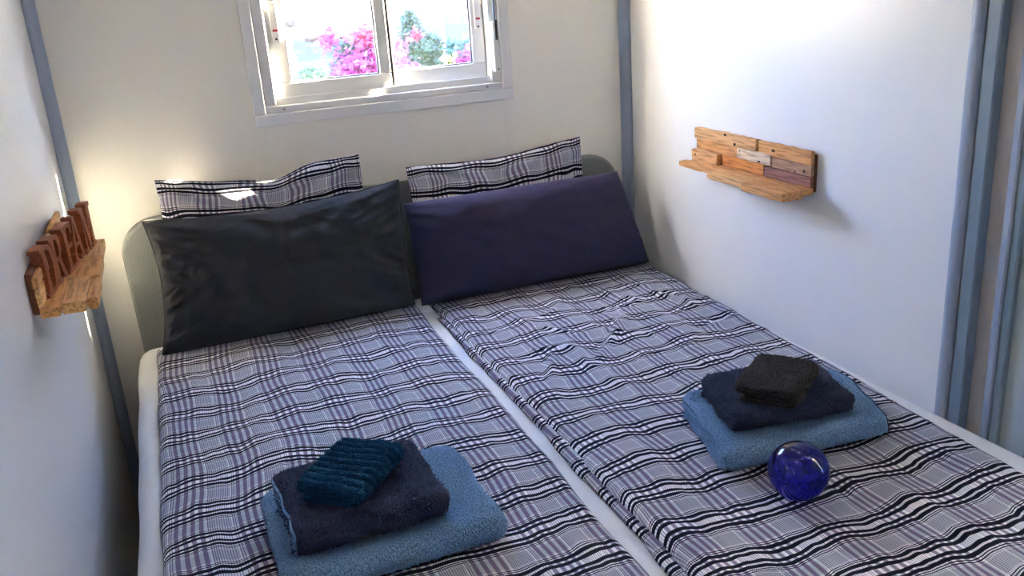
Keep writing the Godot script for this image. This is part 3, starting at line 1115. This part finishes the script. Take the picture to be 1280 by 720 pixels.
# board whose long edges are slightly worn and uneven
func plank(size: Vector3, b: float, s: float) -> ArrayMesh:
	var n := maxi(3, int(size.z / 0.018))
	var verts := PackedVector3Array()
	var idx := PackedInt32Array()
	var h := size / 2
	var loop := [Vector2(-h.x, -h.y + b), Vector2(-h.x + b, -h.y), Vector2(h.x - b, -h.y), Vector2(h.x, -h.y + b), Vector2(h.x, h.y - b), Vector2(h.x - b, h.y), Vector2(-h.x + b, h.y), Vector2(-h.x, h.y - b)]
	for i in n + 1:
		var z := -h.z + size.z * i / n
		var e := 0.93 if i == 0 or i == n else 1.0
		for k in 8:
			var p: Vector2 = loop[k]
			var w := 0.0016 * noise.get_noise_2d(z * 30.0 + s, k * 0.7 + s)
			verts.append(Vector3(p.x * (1.0 - (1.0 - e) * 0.6) + w * 0.5, p.y * (1.0 - (1.0 - e) * 0.5) + w, z))
	for i in n:
		for k in 8:
			var a := i * 8 + k
			var c := i * 8 + (k + 1) % 8
			idx.append_array([a, c, c + 8, a, c + 8, a + 8])
	for k in range(1, 7):
		idx.append_array([0, k + 1, k])
		idx.append_array([n * 8, n * 8 + k, n * 8 + k + 1])
	var st := SurfaceTool.new()
	st.begin(Mesh.PRIMITIVE_TRIANGLES)
	st.set_smooth_group(-1)
	var vol := 0.0
	for i in range(0, idx.size(), 3):
		vol += verts[idx[i]].dot(verts[idx[i + 1]].cross(verts[idx[i + 2]]))
	for i in range(0, idx.size(), 3):
		st.add_vertex(verts[idx[i]])
		st.add_vertex(verts[idx[i + (2 if vol > 0 else 1)]])
		st.add_vertex(verts[idx[i + (1 if vol > 0 else 2)]])
	return done(st)


func build_shelves() -> void:
	# local frame: y from the underside of the ledge, z from the far end
	shelf("wall_shelf", "empty reclaimed wood wall shelf with one whitewashed block", WALL_R, -1.0, 0.935, 0.455, [
		["backing", 0.004, 0.502, 0.004, 0.100, 0.0005, 0.012, "wood_brown"],
		["block", 0.000, 0.292, 0.080, 0.112, 0.0125, 0.030, "wood_tan"],
		["block", 0.297, 0.505, 0.074, 0.110, 0.0125, 0.024, "wood_honey"],
		["block", 0.003, 0.205, 0.0505, 0.0795, 0.0125, 0.024, "wood_honey"],
		["block", 0.206, 0.352, 0.050, 0.0795, 0.0125, 0.027, "wood_pale"],
		["block", 0.353, 0.505, 0.046, 0.0735, 0.0125, 0.022, "wood_grey"],
		["block", 0.000, 0.128, 0.0185, 0.050, 0.0125, 0.040, "wood_tan"],
		["block", 0.129, 0.322, 0.0185, 0.0500, 0.0125, 0.025, "wood_amber"],
		["block", 0.323, 0.505, 0.0185, 0.0455, 0.0125, 0.023, "wood_red"],
		["ledge_board", 0.002, 0.505, 0.000, 0.018, 0.0125, 0.046, "wood_honey"],
		["ledge_board", -0.012, 0.170, 0.002, 0.017, 0.0462, 0.076, "wood_honey"],
		["ledge_board", 0.170, 0.345, -0.002, 0.018, 0.0462, 0.100, "wood_tan"],
		["ledge_board", 0.345, 0.510, -0.004, 0.018, 0.0462, 0.112, "wood_honey"],
	], [[1, 0.155, 0.108, 0.0030, 2.4], [1, 0.20, 0.087, 0.0045, 1.2], [2, 0.36, 0.091, 0.0032, 2.2], [4, 0.22, 0.072, 0.0022, 1.0], [4, 0.305, 0.055, 0.0025, 2.0], [5, 0.48, 0.056, 0.0042, 1.1], [6, 0.02, 0.036, 0.0030, 1.0], [5, 0.445, 0.050, 0.0022, 1.6]])
	shelf("wall_shelf", "reclaimed wood wall shelf carrying carved wooden word letters", WALL_L, 1.0, 0.953, 0.440, [
		["backing", 0.004, 0.502, 0.004, 0.084, 0.0005, 0.012, "wood_brown"],
		["block", 0.000, 0.200, 0.062, 0.098, 0.0125, 0.024, "wood_honey"],
		["block", 0.203, 0.400, 0.058, 0.092, 0.0125, 0.028, "wood_pale"],
		["block", 0.402, 0.512, 0.056, 0.078, 0.0125, 0.022, "wood_honey"],
		["block", 0.000, 0.300, 0.0185, 0.056, 0.0125, 0.024, "wood_amber"],
		["block", 0.302, 0.512, 0.0185, 0.054, 0.0125, 0.021, "wood_tan"],
		["ledge_board", 0.000, 0.514, 0.000, 0.018, 0.0125, 0.048, "wood_honey"],
		["ledge_board", 0.000, 0.165, 0.001, 0.018, 0.0482, 0.106, "wood_tan"],
		["ledge_board", 0.165, 0.330, -0.002, 0.0175, 0.0482, 0.108, "wood_honey"],
		["ledge_board", 0.330, 0.500, -0.003, 0.018, 0.0482, 0.090, "wood_tan"],
		["ledge_board", 0.345, 0.488, -0.005, 0.017, 0.0905, 0.110, "wood_honey"],
	], [])


func build_word() -> void:
	# stands askew on the ledge: first letter by the wall, last one at the front
	var a := Vector3(-0.004, 0.9715, 0.890)
	var b := Vector3(0.060, 0.9715, 0.480)
	var node := group_node("word_sign", a)
	tag(node, "carved red-brown wooden letters reading DREAM standing on the shelf", "letters")
	var d := (b - a)
	node.rotation.y = atan2(-d.z, d.x)
	var total := d.length()
	var font := SystemFont.new()
	font.font_names = PackedStringArray(["Droid Serif"])
	font.font_weight = 700
	var letters := ["D", "R", "E", "A", "M"]
	var wide := [0.078, 0.076, 0.070, 0.084, 0.092]
	var x := 0.0
	var k := total / 0.400
	for i in 5:
		var t := TextMesh.new()
		t.text = letters[i]
		t.font = font
		t.font_size = 64
		t.pixel_size = 0.0025
		t.depth = 0.022
		t.horizontal_alignment = HORIZONTAL_ALIGNMENT_LEFT
		t.vertical_alignment = VERTICAL_ALIGNMENT_BOTTOM
		var bb := t.get_aabb()
		var o := obj("letter", t, M.wood_letter, node)
		var sx: float = (wide[i] + 0.003) * k / bb.size.x
		var sy: float = [0.094, 0.094, 0.096, 0.096, 0.100][i] / bb.size.y
		o.scale = Vector3(sx, sy, 1.0)
		o.position = Vector3(x - bb.position.x * sx, -bb.position.y * sy, -0.004 * (i % 2))
		x += wide[i] * k


# ---------------------------------------------------------------- outside
func ground_y(x: float, z: float) -> float:
	var d := -z
	var y := lerpf(-0.4, 0.72, smoothstep(0.6, 2.9, d)) + maxf(0.0, d - 2.9) * 0.19
	return minf(y, 2.0) + 0.05 * noise.get_noise_2d(x * 0.7, z * 0.7)


func rock_mesh(s: float, size: Vector3) -> ArrayMesh:
	var verts := PackedVector3Array()
	var idx := PackedInt32Array()
	var nu := 28
	var nv := 16
	for j in nv + 1:
		for i in nu:
			var th := PI * j / nv
			var ph := TAU * i / nu
			var d := Vector3(sin(th) * cos(ph), cos(th), sin(th) * sin(ph))
			var r := 1.0 + 0.30 * noise.get_noise_3d(d.x * 1.2 + s, d.y * 1.2, d.z * 1.2) + 0.10 * noise.get_noise_3d(d.x * 3.5 + s, d.y * 3.5, d.z * 3.5)
			r = minf(r, 0.92 / maxf(0.001, maxf(absf(d.x), maxf(absf(d.y), absf(d.z)))))
			verts.append(d * size * r)
	for j in nv:
		for i in nu:
			var a := j * nu + i
			var b := j * nu + (i + 1) % nu
			idx.append_array([a, b, b + nu, a, b + nu, a + nu])
	return finish(verts, PackedVector2Array(), idx)


func leaf_mesh(w: float) -> ArrayMesh:
	var st := flat_st()
	var a := Vector3(0, 0, 0)
	var b := Vector3(w * 0.5, 0.45, 0.08)
	var c := Vector3(0, 1.0, -0.05)
	var d := Vector3(-w * 0.5, 0.45, 0.08)
	var m := Vector3(0, 0.45, -0.04)
	var away := Vector3(0, 0.5, -5)
	tri(st, a, b, m, away)
	tri(st, b, c, m, away)
	tri(st, c, d, m, away)
	tri(st, d, a, m, away)
	return done(st)


func scatter(called: String, parent: Node3D, mesh: Mesh, m: Material, count: int, size: float, s: int, where: Callable) -> void:
	var r := RandomNumberGenerator.new()
	r.seed = s
	var mm := MultiMesh.new()
	mm.transform_format = MultiMesh.TRANSFORM_3D
	mm.mesh = mesh
	mm.instance_count = count
	for k in count:
		var p: Vector3 = where.call(r)
		var b := Basis.from_euler(Vector3(r.randf() * TAU, r.randf() * TAU, r.randf() * TAU)) * Basis.from_scale(Vector3.ONE * size * r.randf_range(0.7, 1.3))
		mm.set_instance_transform(k, Transform3D(b, p))
	var o := MultiMeshInstance3D.new()
	o.name = called
	o.multimesh = mm
	o.material_override = m
	o.set_meta("kind", "stuff")
	parent.add_child(o, true)


func bush(called: String, label: String, at: Vector3, size: Vector3, leaf: Material, bract: Material, nl: int, clusters: Array, s: int, spike := 0.0) -> void:
	var node := group_node(called, Vector3(at.x, ground_y(at.x, at.z), at.z))
	tag(node, label, "bush", "garden bushes outside the window")
	var c := at - node.position
	var shell := func(r: RandomNumberGenerator) -> Vector3:
		var d := Vector3(r.randfn(), r.randfn(), r.randfn()).normalized()
		var q := 0.75 + 0.25 * noise.get_noise_3d(d.x * 2.0 + s, d.y * 2.0, d.z * 2.0)
		if spike > 0.0 and r.randf() < 0.10:
			var h := r.randf()
			return c + Vector3(r.randfn() * 0.045 * (1.1 - h) - 0.03, size.y * 0.75 + h * spike, r.randfn() * 0.04 * (1.1 - h))
		return c + d * size * q * pow(r.randf(), 0.25)
	scatter("foliage", node, leaf_mesh(0.6), leaf, nl, 0.05, s, shell)
	for q in clusters:
		var cc: Vector3 = c + q[0]
		var rad: float = q[1]
		scatter("bracts", node, leaf_mesh(0.9), bract if q.size() < 4 else q[3], q[2], 0.038, s + 77 + int(rad * 1000.0) + int(q[0].x * 500.0), func(r: RandomNumberGenerator) -> Vector3: return cc + Vector3(r.randfn(), r.randfn(), r.randfn()) * rad * 0.55)
	var st := flat_st()
	for k in 3:
		var a := Vector3(0.03 * (k - 1), -0.05, 0.0)
		var b := c + Vector3(0.12 * (k - 1), 0.0, 0.04 * k)
		var w := 0.012
		quad(st, a + Vector3(-w, 0, 0), a + Vector3(w, 0, 0), b + Vector3(w * 0.5, 0, 0), b + Vector3(-w * 0.5, 0, 0), a + Vector3(0, 0, -1))
		quad(st, a + Vector3(0, 0, -w), a + Vector3(0, 0, w), b + Vector3(0, 0, w * 0.5), b + Vector3(0, 0, -w * 0.5), a + Vector3(-1, 0, 0))
	obj("stem", done(st), M.bark, node)


func build_outside() -> void:
	# pale sunlit slope behind the cabin
	var verts := PackedVector3Array()
	var idx := PackedInt32Array()
	var nx := 60
	var nz := 60
	for j in nz + 1:
		for i in nx + 1:
			var x := lerpf(-9.0, 13.0, float(i) / nx)
			var z := lerpf(-0.25, -16.0, float(j) / nz)
			verts.append(Vector3(x, ground_y(x, z), z))
	for j in nz:
		for i in nx:
			var a := j * (nx + 1) + i
			idx.append_array([a, a + nx + 2, a + 1, a, a + nx + 1, a + nx + 2])
	var st := SurfaceTool.new()
	var g := obj("slope", finish(verts, PackedVector2Array(), idx, false), M.pale_ground)
	structure(g, "pale sunlit garden slope outside the window", "ground")
	# boulders
	var rocks := [
		["broad flat boulder topping the rock pile behind the left pane", Vector3(1.56, 1.30, -4.3), Vector3(0.27, 0.15, 0.2)],
		["tall boulder beside the flat one on the slope", Vector3(1.02, 1.16, -3.7), Vector3(0.17, 0.22, 0.18)],
		["rounded boulder between small shrub and magenta bougainvillea", Vector3(1.30, 1.00, -3.15), Vector3(0.15, 0.12, 0.14)],
		["small boulder under the grey-green shrub", Vector3(1.06, 0.93, -2.85), Vector3(0.11, 0.09, 0.1)],
		["long boulder highest on the slope above the flat one", Vector3(1.42, 1.40, -5.1), Vector3(0.34, 0.13, 0.2)],
	]
	for k in rocks.size():
		var o := obj("boulder", rock_mesh(k * 7.3, rocks[k][2]), M.stone, self, rocks[k][1])
		o.rotation.y = k * 0.4
		tag(o, rocks[k][0], "rock", "pale boulders in the garden")
	bush("flowering_bush", "bougainvillea thick with magenta flowers behind the left pane", Vector3(1.45, 1.06, -2.75), Vector3(0.24, 0.26, 0.22), M.leaf_green, M.bract_magenta, 2600, [
		[Vector3(-0.10, 0.02, 0.18), 0.11, 420], [Vector3(0.02, 0.03, 0.2), 0.13, 700], [Vector3(-0.22, 0.20, 0.05), 0.06, 120], [Vector3(0.0, 0.19, 0.14), 0.09, 280, M.bract_pink], [Vector3(-0.20, -0.10, 0.18), 0.08, 160, M.bract_pink], [Vector3(0.12, -0.02, 0.2), 0.12, 300], [Vector3(0.02, -0.08, 0.22), 0.09, 300]], 101)
	bush("small_shrub", "small grey-green shrub low behind the left pane", Vector3(1.075, 1.06, -2.5), Vector3(0.10, 0.09, 0.08), M.leaf_grey_green, M.leaf_yellow, 700, [[Vector3(-0.03, -0.08, 0.06), 0.06, 90]], 131)
	bush("flowering_bush", "dark green bush with a pointed top and few pink flowers", Vector3(1.99, 1.02, -3.5), Vector3(0.27, 0.24, 0.22), M.leaf_green, M.bract_magenta, 7000, [
		[Vector3(-0.12, -0.04, 0.22), 0.06, 160], [Vector3(-0.03, 0.20, 0.16), 0.03, 40, M.bract_pink], [Vector3(-0.16, 0.14, 0.2), 0.03, 30, M.bract_pink], [Vector3(-0.02, -0.05, 0.22), 0.04, 50, M.leaf_yellow]], 151, 0.15)
	bush("flowering_bush", "low dark green hedge bush with one big magenta flower head", Vector3(2.30, 0.96, -3.35), Vector3(0.34, 0.22, 0.24), M.leaf_green, M.bract_magenta, 11000, [
		[Vector3(-0.02, 0.05, 0.20), 0.09, 600], [Vector3(0.10, 0.05, 0.18), 0.06, 150, M.bract_pink], [Vector3(-0.19, 0.08, 0.2), 0.025, 30, M.leaf_yellow]], 171)
	# tree added out of view towards the sun to shade the flower bed
	var t := Vector3(5.7, ground_y(5.7, -4.55), -4.55)
	var tree := group_node("added_shade_tree", t)
	tag(tree, "added unseen round tree that shades the flower bed", "tree")
	var tk := CylinderMesh.new()
	tk.top_radius = 0.10
	tk.bottom_radius = 0.16
	tk.height = 2.2
	obj("trunk", tk, M.bark, tree, Vector3(0, 1.05, 0))
	var crown := Vector3(0.0, 3.55 - t.y, 0.0)
	scatter("crown", tree, leaf_mesh(0.7), M.leaf_green, 9000, 0.17, 401, func(r: RandomNumberGenerator) -> Vector3: return crown + Vector3(r.randfn(), r.randfn(), r.randfn()).normalized() * Vector3(1.5, 1.35, 1.75) * pow(r.randf(), 0.4))
